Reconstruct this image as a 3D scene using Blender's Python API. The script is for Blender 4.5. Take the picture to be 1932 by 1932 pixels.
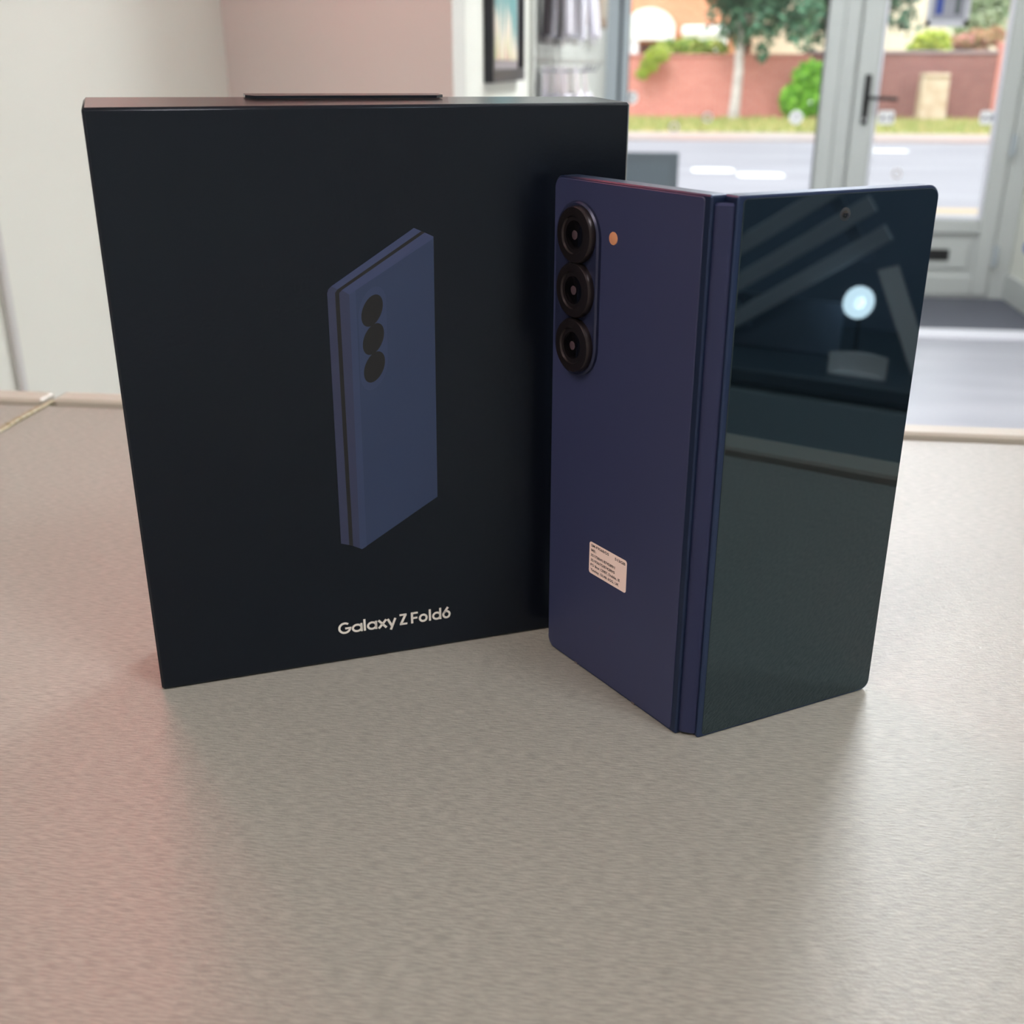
import bpy, math, random
from mathutils import Vector, Matrix
for o in list(bpy.data.objects): bpy.data.objects.remove(o, do_unlink=True)
S = bpy.context.scene
COL = S.collection
R = math.radians
random.seed(7)
# ------------------------------------------------------------------ camera
YAW, PITCH, FPX, TOP = R(7.3), R(22.317), 2054.04, 0.95
CAMZ = TOP + 0.18248
cam = bpy.data.cameras.new('camera'); camo = bpy.data.objects.new('camera', cam); COL.objects.link(camo)
camo.location = (0, 0, CAMZ); camo.rotation_euler = (R(90) - PITCH, R(-0.06), YAW)
cam.sensor_fit = 'HORIZONTAL'; cam.sensor_width = 36; cam.lens = 36 * FPX / 1932
cam.clip_start = 0.01; cam.clip_end = 300
cam.dof.use_dof = True; cam.dof.focus_distance = 0.325; cam.dof.aperture_fstop = 17
S.camera = camo
# ------------------------------------------------------------------ sky, exposure
W = bpy.data.worlds.new('overcast_sky'); S.world = W; W.use_nodes = True
bg = W.node_tree.nodes['Background']; bg.inputs[0].default_value = (0.93, 0.96, 1.0, 1); bg.inputs[1].default_value = 2.6
S.view_settings.view_transform = 'Standard'; S.view_settings.look = 'None'
S.view_settings.gamma = 1; S.view_settings.use_curve_mapping = False; S.view_settings.exposure = 0.0
sun = bpy.data.lights.new('hazy_sun', 'SUN'); sun.energy = 1.8; sun.angle = R(25); sun.color = (1, .96, .9)
suno = bpy.data.objects.new('hazy_sun', sun); COL.objects.link(suno); suno.rotation_euler = (R(42), 0, R(-25))
LAMP_POWER = 36.0
# ------------------------------------------------------------------ helpers
def lin(c):
    return tuple(((v / 255) / 12.92 if v / 255 <= .04045 else ((v / 255 + .055) / 1.055) ** 2.4) for v in c)
MATS = {}
def mat(name, rgb, rough=.5, metal=0, spec=.5, ior=1.5, emit=0, emit_rgb=None, noise=None, bump=None, coat=0):
    """noise=(scale xyz, second rgb, detail); bump=(scale xyz, strength, distance)"""
    if name in MATS: return MATS[name]
    m = bpy.data.materials.new(name); m.use_nodes = True; nt = m.node_tree; b = nt.nodes['Principled BSDF']
    c = lin(rgb); b.inputs['Base Color'].default_value = (*c, 1); b.inputs['Roughness'].default_value = rough
    b.inputs['Metallic'].default_value = metal; b.inputs['Specular IOR Level'].default_value = spec
    b.inputs['IOR'].default_value = ior; b.inputs['Coat Weight'].default_value = coat
    b.inputs['Coat Roughness'].default_value = .03
    if emit:
        b.inputs['Emission Color'].default_value = (*lin(emit_rgb or rgb), 1); b.inputs['Emission Strength'].default_value = emit
    def ntex(scale, detail):
        tc = nt.nodes.new('ShaderNodeTexCoord'); mp = nt.nodes.new('ShaderNodeMapping'); mp.inputs['Scale'].default_value = scale
        n = nt.nodes.new('ShaderNodeTexNoise'); n.inputs['Scale'].default_value = 1; n.inputs['Detail'].default_value = detail
        nt.links.new(tc.outputs['Object'], mp.inputs[0]); nt.links.new(mp.outputs[0], n.inputs['Vector']); return n
    if noise:
        sc, rgb2, det = noise[:3]
        n = ntex(sc, det); cr = nt.nodes.new('ShaderNodeValToRGB')
        lo, hi = noise[3] if len(noise) > 3 else (.35, .65)
        cr.color_ramp.elements[0].position = lo; cr.color_ramp.elements[1].position = hi
        cr.color_ramp.elements[0].color = (*lin(rgb2), 1); cr.color_ramp.elements[1].color = (*c, 1)
        nt.links.new(n.outputs[0], cr.inputs[0]); nt.links.new(cr.outputs[0], b.inputs['Base Color'])
    if bump:
        sc, st, di = bump; n = ntex(sc, 3); bp = nt.nodes.new('ShaderNodeBump')
        bp.inputs['Strength'].default_value = st; bp.inputs['Distance'].default_value = di
        nt.links.new(n.outputs[0], bp.inputs['Height']); nt.links.new(bp.outputs[0], b.inputs['Normal'])
    MATS[name] = m; return m
def glass_mat():
    m = bpy.data.materials.new('window_glass'); m.use_nodes = True; nt = m.node_tree
    for n in list(nt.nodes): nt.nodes.remove(n)
    o = nt.nodes.new('ShaderNodeOutputMaterial'); t = nt.nodes.new('ShaderNodeBsdfTransparent'); g = nt.nodes.new('ShaderNodeBsdfGlossy')
    t.inputs[0].default_value = (.96, .98, .97, 1); g.inputs['Roughness'].default_value = .01
    f = nt.nodes.new('ShaderNodeFresnel'); f.inputs[0].default_value = 1.45; mx = nt.nodes.new('ShaderNodeMixShader')
    nt.links.new(f.outputs[0], mx.inputs[0]); nt.links.new(t.outputs[0], mx.inputs[1]); nt.links.new(g.outputs[0], mx.inputs[2])
    nt.links.new(mx.outputs[0], o.inputs[0]); return m
def brick_mat(name, c1, c2, mortar, scale):
    m = bpy.data.materials.new(name); m.use_nodes = True; nt = m.node_tree; b = nt.nodes['Principled BSDF']
    b.inputs['Roughness'].default_value = .9
    tc = nt.nodes.new('ShaderNodeTexCoord'); mp = nt.nodes.new('ShaderNodeMapping'); mp.inputs['Rotation'].default_value = (R(90), 0, 0)
    br = nt.nodes.new('ShaderNodeTexBrick'); br.inputs['Scale'].default_value = scale
    br.inputs['Color1'].default_value = (*lin(c1), 1); br.inputs['Color2'].default_value = (*lin(c2), 1); br.inputs['Mortar'].default_value = (*lin(mortar), 1)
    br.inputs['Brick Width'].default_value = .225; br.inputs['Row Height'].default_value = .075; br.inputs['Mortar Size'].default_value = .01
    nt.links.new(tc.outputs['Object'], mp.inputs[0]); nt.links.new(mp.outputs[0], br.inputs['Vector']); nt.links.new(br.outputs[0], b.inputs['Base Color'])
    return m
class MB:
    """collects polygons; vertex function T maps local points"""
    def __init__(s, T=None): s.v = []; s.f = []; s.m = []; s.T = T
    def add(s, vs, fs, mi=0):
        o = len(s.v)
        for p in vs: s.v.append(tuple(s.T(*p)) if s.T else tuple(p))
        for f in fs: s.f.append([i + o for i in f]); s.m.append(mi)
        return s
    def box(s, x0, x1, y0, y1, z0, z1, mi=0, b=0):
        if b <= 0:
            return s.add([(x, y, z) for z in (z0, z1) for y in (y0, y1) for x in (x0, x1)],
                  [(0, 2, 3, 1), (4, 5, 7, 6), (0, 1, 5, 4), (2, 6, 7, 3), (0, 4, 6, 2), (1, 3, 7, 5)], mi)
        vs = []; idx = {}
        X = (x0, x1); Y = (y0, y1); Z = (z0, z1)
        for i in (0, 1):
            for j in (0, 1):
                for k in (0, 1):
                    sx, sy, sz = (b if i == 0 else -b), (b if j == 0 else -b), (b if k == 0 else -b)
                    for a, p in enumerate([(X[i], Y[j] + sy, Z[k] + sz), (X[i] + sx, Y[j], Z[k] + sz), (X[i] + sx, Y[j] + sy, Z[k])]):
                        idx[i, j, k, a] = len(vs); vs.append(p)
        fs = []
        for i in (0, 1):
            q = [idx[i, 0, 0, 0], idx[i, 1, 0, 0], idx[i, 1, 1, 0], idx[i, 0, 1, 0]]; fs.append(q if i else q[::-1])
            q = [idx[0, i, 0, 1], idx[0, i, 1, 1], idx[1, i, 1, 1], idx[1, i, 0, 1]]; fs.append(q if i else q[::-1])
            q = [idx[0, 0, i, 2], idx[1, 0, i, 2], idx[1, 1, i, 2], idx[0, 1, i, 2]]; fs.append(q if i else q[::-1])
        for i in (0, 1):
            for j in (0, 1):
                q = [idx[i, j, 0, 0], idx[i, j, 1, 0], idx[i, j, 1, 1], idx[i, j, 0, 1]]; fs.append(q if i != j else q[::-1])
                q = [idx[i, 0, j, 0], idx[i, 1, j, 0], idx[i, 1, j, 2], idx[i, 0, j, 2]]; fs.append(q if i == j else q[::-1])
                q = [idx[0, i, j, 1], idx[1, i, j, 1], idx[1, i, j, 2], idx[0, i, j, 2]]; fs.append(q if i == j else q[::-1])
                for k in (0, 1):
                    q = [idx[i, j, k, 0], idx[i, j, k, 1], idx[i, j, k, 2]]; fs.append(q if (i + j + k) % 2 else q[::-1])
        return s.add(vs, fs, mi)
    def slab(s, outline, inset, y0, y1, b, mi=0):
        """outline, inset: (x,z) loops of equal length; from y0 up to y1 with a chamfer b at y1"""
        n = len(outline); d = b if y1 > y0 else -b
        vs = [(x, y0, z) for x, z in outline] + [(x, y1 - d, z) for x, z in outline] + [(x, y1, z) for x, z in inset]
        fs = [tuple(range(n))[::-1], tuple(range(2 * n, 3 * n))]
        for k in (0, n):
            for i in range(n): j = (i + 1) % n; fs.append((k + i, k + j, k + n + j, k + n + i))
        if y1 > y0: fs = [tuple(reversed(f)) for f in fs]
        return s.add(vs, fs, mi)
    def lathe(s, prof, cx, cz, y0, n=40, mi=0, dirn=1):
        """profile (r, h) revolved about an axis along y through (cx, cz); h measured from y0"""
        vs = []; fs = []
        for r, h in prof:
            for k in range(n):
                a = 2 * math.pi * k / n; vs.append((cx + r * math.cos(a), y0 + dirn * h, cz + r * math.sin(a)))
        for i in range(len(prof) - 1):
            for k in range(n):
                l = (k + 1) % n; fs.append((i * n + k, i * n + l, (i + 1) * n + l, (i + 1) * n + k))
        fs.append(tuple(range((len(prof) - 1) * n, len(prof) * n)))
        return s.add(vs, fs, mi)
    def tube(s, pts, rad, n=10, mi=0, caps=True):
        vs = []; fs = []; P = [Vector(p) for p in pts]
        ax = (P[-1] - P[0]).normalized(); ref = Vector((0, 0, 1)) if abs(ax.z) < .6 else Vector((1, .13, 0))
        rr = rad if isinstance(rad, (list, tuple)) else [rad] * len(P)
        for i, p in enumerate(P):
            t = (P[min(i + 1, len(P) - 1)] - P[max(i - 1, 0)]).normalized()
            a = t.cross(ref)
            a.normalize(); b = t.cross(a)
            for k in range(n):
                w = 2 * math.pi * k / n; vs.append(p + rr[i] * (a * math.cos(w) + b * math.sin(w)))
        for i in range(len(P) - 1):
            for k in range(n):
                l = (k + 1) % n; fs.append((i * n + k, i * n + l, (i + 1) * n + l, (i + 1) * n + k))
        if caps: fs += [tuple(range(n))[::-1], tuple(range((len(P) - 1) * n, len(P) * n))]
        return s.add(vs, fs, mi)
    def build(s, name, m, parent=None, smooth=True, fix=True):
        me = bpy.data.meshes.new(name); me.from_pydata(s.v, [], s.f)
        ms = m if isinstance(m, (list, tuple)) else [m]
        for x in ms: me.materials.append(x)
        me.polygons.foreach_set('material_index', s.m)
        if fix:
            import bmesh
            bm = bmesh.new(); bm.from_mesh(me); bmesh.ops.recalc_face_normals(bm, faces=bm.faces); bm.to_mesh(me); bm.free()
        if smooth:
            me.polygons.foreach_set('use_smooth', [True] * len(me.polygons)); me.set_sharp_from_angle(angle=R(35))
        o = bpy.data.objects.new(name, me); COL.objects.link(o)
        if parent: o.parent = parent
        return o
def empty(name, loc=(0, 0, 0)):
    o = bpy.data.objects.new(name, None); COL.objects.link(o); o.location = loc; o.empty_display_size = .05; return o
def tag(o, label=None, cat=None, group=None, kind=None):
    if label: o['label'] = label
    if cat: o['category'] = cat
    if group: o['group'] = group
    if kind: o['kind'] = kind
    return o
def struct(o, label=None):
    o['kind'] = 'structure'
    if label: o['label'] = label
    return o
def rrect(x0, x1, z0, z1, r, n=6):
    """rounded rectangle loop; r = radius or (x0z0, x1z0, x1z1, x0z1)"""
    r = r if isinstance(r, (list, tuple)) else [r] * 4; out = []
    for (cx, cz, rr, a0) in ((x0 + r[0], z0 + r[0], r[0], 180), (x1 - r[1], z0 + r[1], r[1], 270), (x1 - r[2], z1 - r[2], r[2], 0), (x0 + r[3], z1 - r[3], r[3], 90)):
        for k in range(n + 1):
            a = R(a0 + 90 * k / n); out.append((cx + rr * math.cos(a), cz + rr * math.sin(a)))
    return out
def inset_rr(x0, x1, z0, z1, r, b, n=6):
    r = r if isinstance(r, (list, tuple)) else [r] * 4
    return rrect(x0 + b, x1 - b, z0 + b, z1 - b, [max(q - b, 1e-5) for q in r], n)
def PX(x, y, v):
    """photo pixel -> point on the plane world-y = v"""
    a = (x - 966) / FPX; b = -(y - 966) / FPX; c, s = math.cos(PITCH), math.sin(PITCH)
    d = Vector((a, b * s + c, b * c - s)); d = Vector((d.x * math.cos(YAW) - d.y * math.sin(YAW), d.x * math.sin(YAW) + d.y * math.cos(YAW), d.z))
    t = v / d.y; return Vector((d.x * t, v, CAMZ + d.z * t))
def text_mesh(txt, T, x0, x1, z0, h, m, name, parent, bold=0.0, y=0.0):
    """text laid from x0 to x1 (local) with its baseline at z0 and capital height h; T maps local x,y,z"""
    cu = bpy.data.curves.new('t', 'FONT'); cu.body = txt; cu.offset = bold; cu.resolution_u = 3
    to = bpy.data.objects.new('t', cu); me = bpy.data.meshes.new_from_object(to)
    xs = [v.co.x for v in me.vertices]; a, b = min(xs), max(xs); k = h / .73
    b_ = MB(T); b_.add([(x0 + (v.co.x - a) / (b - a) * (x1 - x0), y, z0 + v.co.y * k) for v in me.vertices], [tuple(p.vertices) for p in me.polygons])
    bpy.data.objects.remove(to); bpy.data.curves.remove(cu); bpy.data.meshes.remove(me)
    return b_.build(name, m, parent, smooth=False, fix=False)
# ------------------------------------------------------------------ materials
M_wall = mat('white_wall_paint', (226, 226, 217), .75, bump=((60, 60, 60), .08, .002))
M_blush = mat('blush_wall_paint', (208, 206, 200), .7, bump=((60, 60, 60), .08, .002))
M_ceil = mat('ceiling_paint', (232, 232, 228), .8)
M_floor = mat('grey_vinyl_floor', (176, 175, 184), .38, noise=((1.5, 5, 1), (160, 160, 170), 3))
M_upvc = mat('white_door_plastic', (186, 189, 187), .35)
M_upvc2 = mat('grey_frame_plastic', (172, 180, 186), .4)
M_slat = mat('grey_display_board', (196, 198, 193), .6)
M_black = mat('black_plastic', (22, 22, 24), .4)
M_gasket = mat('dark_gasket', (60, 66, 72), .6)
M_steel = mat('brushed_steel', (196, 196, 200), .3, metal=1)
M_glass = glass_mat()
M_white = mat('white_print', (240, 240, 240), .5)
# ------------------------------------------------------------------ room shell
CEIL = 2.6; VF = 5.97; UR = 1.83; UD = -.29; UA = -.62; VA = 1.62; US = -1.9; VB = -2.3
struct(MB().box(US, UR, VB, VF, -.1, 0).build('floor', M_floor))
struct(MB().box(US - .1, UR + .1, VB - .1, VF + .12, CEIL, CEIL + .1).build('ceiling', M_ceil))
struct(MB().box(UA - .1, UA, .62, VA, 0, CEIL).build('wall_left', M_wall))
struct(MB().box(UA - .1, UD - .0005, VA, VA + .1, 0, CEIL).build('wall_alcove', M_blush))
struct(MB().box(UD - .08, UD, VA + .1, VF, 0, CEIL).build('wall_display', M_wall))
struct(MB().box(US, UA - .1, .62, .72, 0, CEIL).build('wall_staff', M_wall))
struct(MB().box(US - .1, US, VB, .72, 0, CEIL).build('wall_side', M_blush))
struct(MB().box(US - .1, UR + .1, VB - .1, VB, 0, CEIL).build('wall_back', M_wall))
struct(MB().box(UR, UR + .1, VB, VF, 0, CEIL).build('wall_right', M_wall))
struct(MB().box(UD - .1, UR + .1, VF, VF + .12, 2.3, CEIL).build('wall_front', M_wall))
struct(MB().box(UR - .02, UR, 5.0, VF - .005, 0, .14, b=.006).build('baseboard_right', M_upvc))
struct(MB().box(UA, UA + .006, .975, .987, 0, CEIL, b=.002).build('trim_1', mat('trim_grey', (205, 203, 200), .4)), 'pale vertical trunking strip on the white wall beside the counter')
# window to the left of the door
win = struct(empty('window_1', (.3, VF, .2)), 'tall shop window with grey frame beside the glazed door')
def part(b, name, m, parent, **k):
    T0 = parent.location; b.T = None; b.v = [(p[0] - T0.x, p[1] - T0.y, p[2] - T0.z) for p in b.v]
    return b.build(name, m, parent, **k)
part(MB().box(UD, -.171, VF - .03, VF + .06, .0, 2.3, b=.006), 'frame_stile', M_upvc2, win)
part(MB().box(.79, .868, VF - .03, VF + .06, .0, 2.3, b=.006), 'frame_stile', M_upvc, win)
part(MB().box(-.171, .79, VF - .02, VF + .06, 2.2, 2.3, b=.006), 'frame_rail', M_upvc, win)
part(MB().box(-.171, .79, VF - .03, VF + .06, .0, .22, b=.006), 'frame_rail', M_upvc, win)
part(MB().box(-.171, .79, VF + .018, VF + .024, .22, 2.2), 'pane', M_glass, win, smooth=False)
part(MB().box(-.176, -.168, VF - .006, VF + .03, .22, 2.2), 'gasket', M_gasket, win)
part(MB().box(-.222, -.206, VF - .034, VF - .028, .0, 2.3), 'gasket', M_gasket, win)
part(MB().box(.786, .794, VF - .002, VF + .03, .22, 2.2), 'gasket', M_gasket, win)
# door
dr = struct(empty('door_1', (1.35, VF, 0)), 'white glazed shop door with black lever handle and letterbox')
part(MB().box(.868, .945, VF - .02, VF + .07, 0, 2.3, b=.006), 'door_frame', M_upvc, dr)
part(MB().box(1.735, UR, VF - .02, VF + .07, 0, 2.3, b=.006), 'door_frame', M_upvc, dr)
part(MB().box(.945, 1.735, VF - .02, VF + .07, 2.2, 2.3, b=.006), 'door_frame', M_upvc, dr)
part(MB().box(.95, 1.055, VF - .035, VF + .04, .02, 2.195, b=.008), 'stile', M_upvc, dr)
part(MB().box(1.645, 1.73, VF - .035, VF + .04, .02, 2.195, b=.008), 'stile', M_upvc, dr)
part(MB().box(1.055, 1.645, VF - .035, VF + .04, 2.08, 2.195, b=.008), 'rail', M_upvc, dr)
part(MB().box(1.055, 1.645, VF - .035, VF + .04, .335, .405, b=.008), 'rail', M_upvc, dr)
part(MB().box(1.055, 1.645, VF - .035, VF + .04, .02, .125, b=.008), 'rail', M_upvc, dr)
pn = part(MB().box(1.055, 1.645, VF - .008, VF + .02, .125, .335), 'lower_panel', M_upvc, dr)
part(MB().box(1.085, 1.615, VF - .02, VF - .008, .155, .305, b=.006), 'raised_field', M_upvc, dr)
part(MB().box(1.055, 1.645, VF + .012, VF + .018, .405, 2.08), 'pane', M_glass, dr, smooth=False)
bead = MB()
for (a, b, c, d) in ((1.055, 1.068, .405, 2.08), (1.632, 1.645, .405, 2.08), (1.068, 1.632, .405, .418), (1.068, 1.632, 2.067, 2.08)):
    bead.box(a, b, VF - .025, VF + .012, c, d, b=.003)
part(bead, 'glazing_bead', mat('bead_plastic', (222, 222, 232), .25), dr)
lb = part(MB().box(1.24, 1.515, VF - .026, VF - .018, .198, .256, b=.003), 'letterbox', M_black, dr)
hd = part(MB().box(.991, 1.021, VF - .052, VF - .033, .862, 1.092, b=.005), 'handle', M_black, dr)
hl = MB().tube([(1.006, VF - .05, .985), (1.006, VF - .085, .985), (1.03, VF - .095, .985), (1.145, VF - .095, .98)], .0095)
part(hl, 'lever', M_black, dr)
part(MB().lathe([(.008, 0), (.008, .006), (.006, .008)], 1.003, .885, VF - .052, 16, dirn=-1), 'lock_cylinder', M_steel, dr)
for z in (.18, .72, 1.9):
    part(MB().tube([(1.738, VF - .045, z), (1.738, VF - .045, z + .1)], .013), 'hinge', M_upvc2, dr)
struct(MB().box(.945, 1.735, VF - .04, VF + .08, 0, .018, b=.004).build('trim_2', M_steel), 'metal door sill under the shop door')
# entrance mat, threshold bar
tag(MB().box(-.28, UR - .021, 5.185, VF - .045, .0, .012, b=.004).build('entrance_mat', mat('mat_fibre', (104, 106, 116), .95, noise=((900, 900, 900), (78, 80, 90), 4), bump=((700, 700, 700), .5, .003))),
    'dark grey ribbed entrance mat in front of the shop door', 'mat')
struct(MB().box(-.28, UR - .021, 5.02, 5.185, 0, .01, b=.003).build('trim_3', mat('threshold_white', (232, 231, 240), .35)), 'pale bar across the floor where the mat begins')
# small wall fitting by the door
ft = empty('door_holder', (UR - .02, 5.55, .33))
tag(ft, 'small white and blue round fitting low on the wall beside the door', 'door stop')
fT = lambda x, y, z: (-y, x, z)
MB(fT).lathe([(.045, 0), (.045, .03), (.035, .045)], 0, 0, -.02, 24).build('base', M_white, ft)
MB(fT).lathe([(.028, .0), (.028, .03), (.02, .036)], 0, 0, .02, 24).build('cap', mat('cap_blue', (120, 130, 190), .4), ft)
# ------------------------------------------------------------------ stickers and notice on the glass
def disc_sticker(x, y, v, rpx, label, ring=False):
    p = PX(x, y, v); r = rpx / FPX * v; e = empty('safety_sticker', p); tag(e, label, 'sticker')
    if ring:
        vs = []; n = 28
        for rr in (r, r * .6):
            for yy in (0, -.0008):
                for k in range(n): vs.append((rr * math.cos(6.2832 * k / n), yy, rr * math.sin(6.2832 * k / n)))
        fs = []
        for a, b in ((0, 1), (1, 3), (3, 2), (2, 0)):
            for k in range(n): l = (k + 1) % n; fs.append((a * n + k, a * n + l, b * n + l, b * n + k))
        MB().add(vs, fs).build('backing', MATS['frosted_ring'], e)
    else:
        MB().lathe([(r, 0), (r, .0008)], 0, 0, 0, 28, dirn=-1).build('backing', M_sticker, e)
        MB().add([(-r * .15, -.0012, r * .25), (r * .3, -.0012, r * .15), (r * .15, -.0012, r * .5)], [(0, 1, 2)]).build('mark', mat('sticker_mark', (110, 110, 125), .6), e, smooth=False, fix=False)
    return e
def film_mat(name, rgb):
    m = bpy.data.materials.new(name); m.use_nodes = True; nt = m.node_tree
    for n in list(nt.nodes): nt.nodes.remove(n)
    o = nt.nodes.new('ShaderNodeOutputMaterial'); d = nt.nodes.new('ShaderNodeBsdfDiffuse'); t = nt.nodes.new('ShaderNodeBsdfTranslucent'); mx = nt.nodes.new('ShaderNodeMixShader')
    d.inputs[0].default_value = t.inputs[0].default_value = (*lin(rgb), 1); mx.inputs[0].default_value = .97
    nt.links.new(d.outputs[0], mx.inputs[1]); nt.links.new(t.outputs[0], mx.inputs[2]); nt.links.new(mx.outputs[0], o.inputs[0]); MATS[name] = m; return m
M_sticker = film_mat('sticker_white', (255, 255, 255)); film_mat('frosted_ring', (240, 236, 236))
VW = VF + .0165; VD = VF + .0105
disc_sticker(1192, 184, VW, 11, 'white round safety dot on the window glass beside the grey frame')
disc_sticker(1502, 221, VW, 12, 'white round safety dot on the window glass in front of the green bush')
disc_sticker(1335, 221, VW, 9, 'faint ring-shaped safety dot on window glass beside the pale tree trunk', True)
disc_sticker(1272, 240, VW, 9, 'faint ring-shaped safety dot on the window glass over the grass verge edge', True)
disc_sticker(1692, 327, VD, 9, 'faint ring-shaped safety dot low on the door glass over the road', True)
for (xa, xb, lab) in ((1655, 1689, 'white label with two dark marks on door glass beside the handle'), (1847, 1877, 'white label with two dark marks on door glass beside the hinge stile')):
    a = PX(xa, 234, VD); b = PX(xb, 208, VD); e = empty('safety_sticker', ((a.x + b.x) / 2, VD, (a.z + b.z) / 2)); tag(e, lab, 'sticker')
    w = (b.x - a.x) / 2; h = (b.z - a.z) / 2
    MB().slab(rrect(-w, w, -h, h, .012), inset_rr(-w, w, -h, h, .012, .0003), 0, -.001, .0003).build('backing', M_sticker, e)
    for s in (-.45, .5):
        MB().add([(s * w - .012, -.0014, -.008), (s * w + .004, -.0014, -.014), (s * w + .013, -.0014, .004), (s * w, -.0014, .014), (s * w - .002, -.0014, .002)], [(0, 1, 2, 3, 4)]).build('mark', MATS['sticker_mark'], e, smooth=False, fix=False)
a = PX(1744, 50, VD); b = PX(1832, 0, VD); b.z = a.z + .36
nt_ = empty('door_notice', ((a.x + b.x) / 2, VD, a.z)); tag(nt_, 'framed grey and blue notice stuck to the door glass', 'notice')
w = (b.x - a.x) / 2
MB().box(-w, w, -.004, 0, 0, .36).build('sheet', mat('notice_back', (150, 150, 160), .7), nt_)
fr = MB()
for q in ((-w, -w + .022, 0, .36), (w - .02, w, 0, .36), (-w, w, 0, .03), (-w, w, .33, .36)): fr.box(q[0], q[1], -.007, 0, q[2], q[3])
fr.build('border', mat('notice_border', (196, 196, 204), .5), nt_)
MB().box(-w + .04, -w + .075, -.0055, -.003, .055, .33).build('blue_stripe', mat('notice_blue', (60, 78, 150), .6), nt_)
MB().box(.03, .055, -.0055, -.003, .055, .33).build('dark_stripe', mat('notice_dark', (88, 96, 96), .6), nt_)
# ------------------------------------------------------------------ display wall: picture, board, hanging packs
pc = empty('framed_picture', (UD, 1.90, 1.105)); tag(pc, 'black framed abstract teal and blossom picture on the white wall', 'picture')
PW, PH = .44, .62
fr = MB()
for q in ((0, .022, 0, PH), (PW - .022, PW, 0, PH), (.022, PW - .022, 0, .022), (.022, PW - .022, PH - .022, PH)): fr.box(0, .016, q[0], q[1], q[2], q[3], b=.001)
fr.build('frame', mat('frame_black', (26, 28, 38), .35), pc)
MB().box(0, .005, .022, PW - .022, .022, PH - .022).build('mount', mat('mount_mauve', (158, 148, 150), .8), pc)
def art_mat():
    m = bpy.data.materials.new('art_print'); m.use_nodes = True; nt = m.node_tree; b = nt.nodes['Principled BSDF']; b.inputs['Roughness'].default_value = .5
    tc = nt.nodes.new('ShaderNodeTexCoord'); sp = nt.nodes.new('ShaderNodeSeparateXYZ'); nt.links.new(tc.outputs['Object'], sp.inputs[0])
    n = nt.nodes.new('ShaderNodeTexNoise'); n.inputs['Scale'].default_value = 14; mp = nt.nodes.new('ShaderNodeMapping'); mp.inputs['Scale'].default_value = (1, 2.2, .5)
    nt.links.new(tc.outputs['Object'], mp.inputs[0]); nt.links.new(mp.outputs[0], n.inputs['Vector'])
    ma = nt.nodes.new('ShaderNodeMath'); ma.operation = 'MULTIPLY_ADD'; nt.links.new(n.outputs[0], ma.inputs[0]); ma.inputs[1].default_value = .22; nt.links.new(sp.outputs[2], ma.inputs[2])
    cr = nt.nodes.new('ShaderNodeValToRGB'); e = cr.color_ramp.elements
    e[0].position = .135; e[0].color = (*lin((206, 150, 146)), 1); e[1].position = .22; e[1].color = (*lin((96, 150, 150)), 1)
    for p, c in ((.152, (186, 200, 140)), (.17, (226, 208, 190)), (.2, (222, 212, 196)), (.4, (120, 170, 176))): q = e.new(p); q.color = (*lin(c), 1)
    nt.links.new(ma.outputs[0], cr.inputs[0]); nt.links.new(cr.outputs[0], b.inputs['Base Color']); return m
MB().box(.005, .0062, .05, PW - .05, .036, PH - .05).build('print', art_mat(), pc)
bd = empty('display_board', (UD, 2.55, .3)); tag(bd, 'pale grey accessory display board fixed along the wall by the window', 'display board')
MB().box(0, .012, 0, 3.3, 0, 1.9, b=.002).build('panel', M_slat, bd)
for k in range(8): MB().box(.012, .014, .01, 3.29, .18 + k * .22, .19 + k * .22).build('groove_rail', mat('rail_grey', (170, 172, 170), .4), bd)
M_pack = [mat('pack_clear_white', (226, 224, 234), .2), mat('pack_grey', (168, 164, 168), .3), mat('pack_silver', (206, 204, 208), .25), mat('pack_dark', (84, 78, 84), .4)]
rows = [(1.13, .21, ((2.62, (0, 2, 0)), (2.74, (2, 0)), (2.9, (0, 2, 0)), (3.12, (0, 0)))), (1.41, .22, ((2.64, (3, 1)), (2.78, (1, 2, 0)), (2.94, (3, 1, 0)), (3.15, (2, 0))))]
names = ('white', 'grey', 'silver', 'dark'); pos = ('first', 'second', 'third', 'fourth'); lay = ('next to the board', 'in the middle', 'at the tip')
for ri, (zt, hh, hooks) in enumerate(rows):
    for hi, (v, packs) in enumerate(hooks):
        hk = MB().tube([(UD + .014, v, zt - .01), (UD + .115, v, zt - .01), (UD + .122, v, zt + .004)], .0025, 8).build('display_hook', M_steel)
        tag(hk, '%s steel hook in the %s row, counted from the picture' % (pos[hi], ('lower', 'upper')[ri]), 'hook', 'hooks on the display board')
        for pi, mi in enumerate(packs):
            x = UD + .03 + .034 * pi; ww = .085 + .02 * random.random(); tilt = .016 * (pi - .5)
            e = empty('hanging_pack', (x, v, zt - .012))
            tag(e, '%s pack %s on the %s %s hook counted from the picture' % (names[mi], 'hanging innermost' if pi == 0 else ('hanging outermost' if pi == len(packs) - 1 else 'hanging midway'), pos[hi], ('lower', 'upper')[ri]), 'accessory pack', 'accessory packs on the display board')
            MB(lambda a, b_, c: (a + tilt * (-c / hh), b_, c)).box(-.001, .001, -ww / 2, ww / 2, -hh, .012).build('card', M_pack[mi], e)
            MB(lambda a, b_, c: (a + tilt * (-c / hh), b_, c)).box(.001, .015, -ww / 2 + .012, ww / 2 - .012, -hh + .015, -.05, b=.004).build('blister', M_pack[0 if mi != 3 else 3], e)
bp = empty('brown_pack', (UD + .014, 4.2, 1.265)); tag(bp, 'flat brown packet fixed high on the display board towards the window', 'packet')
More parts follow.
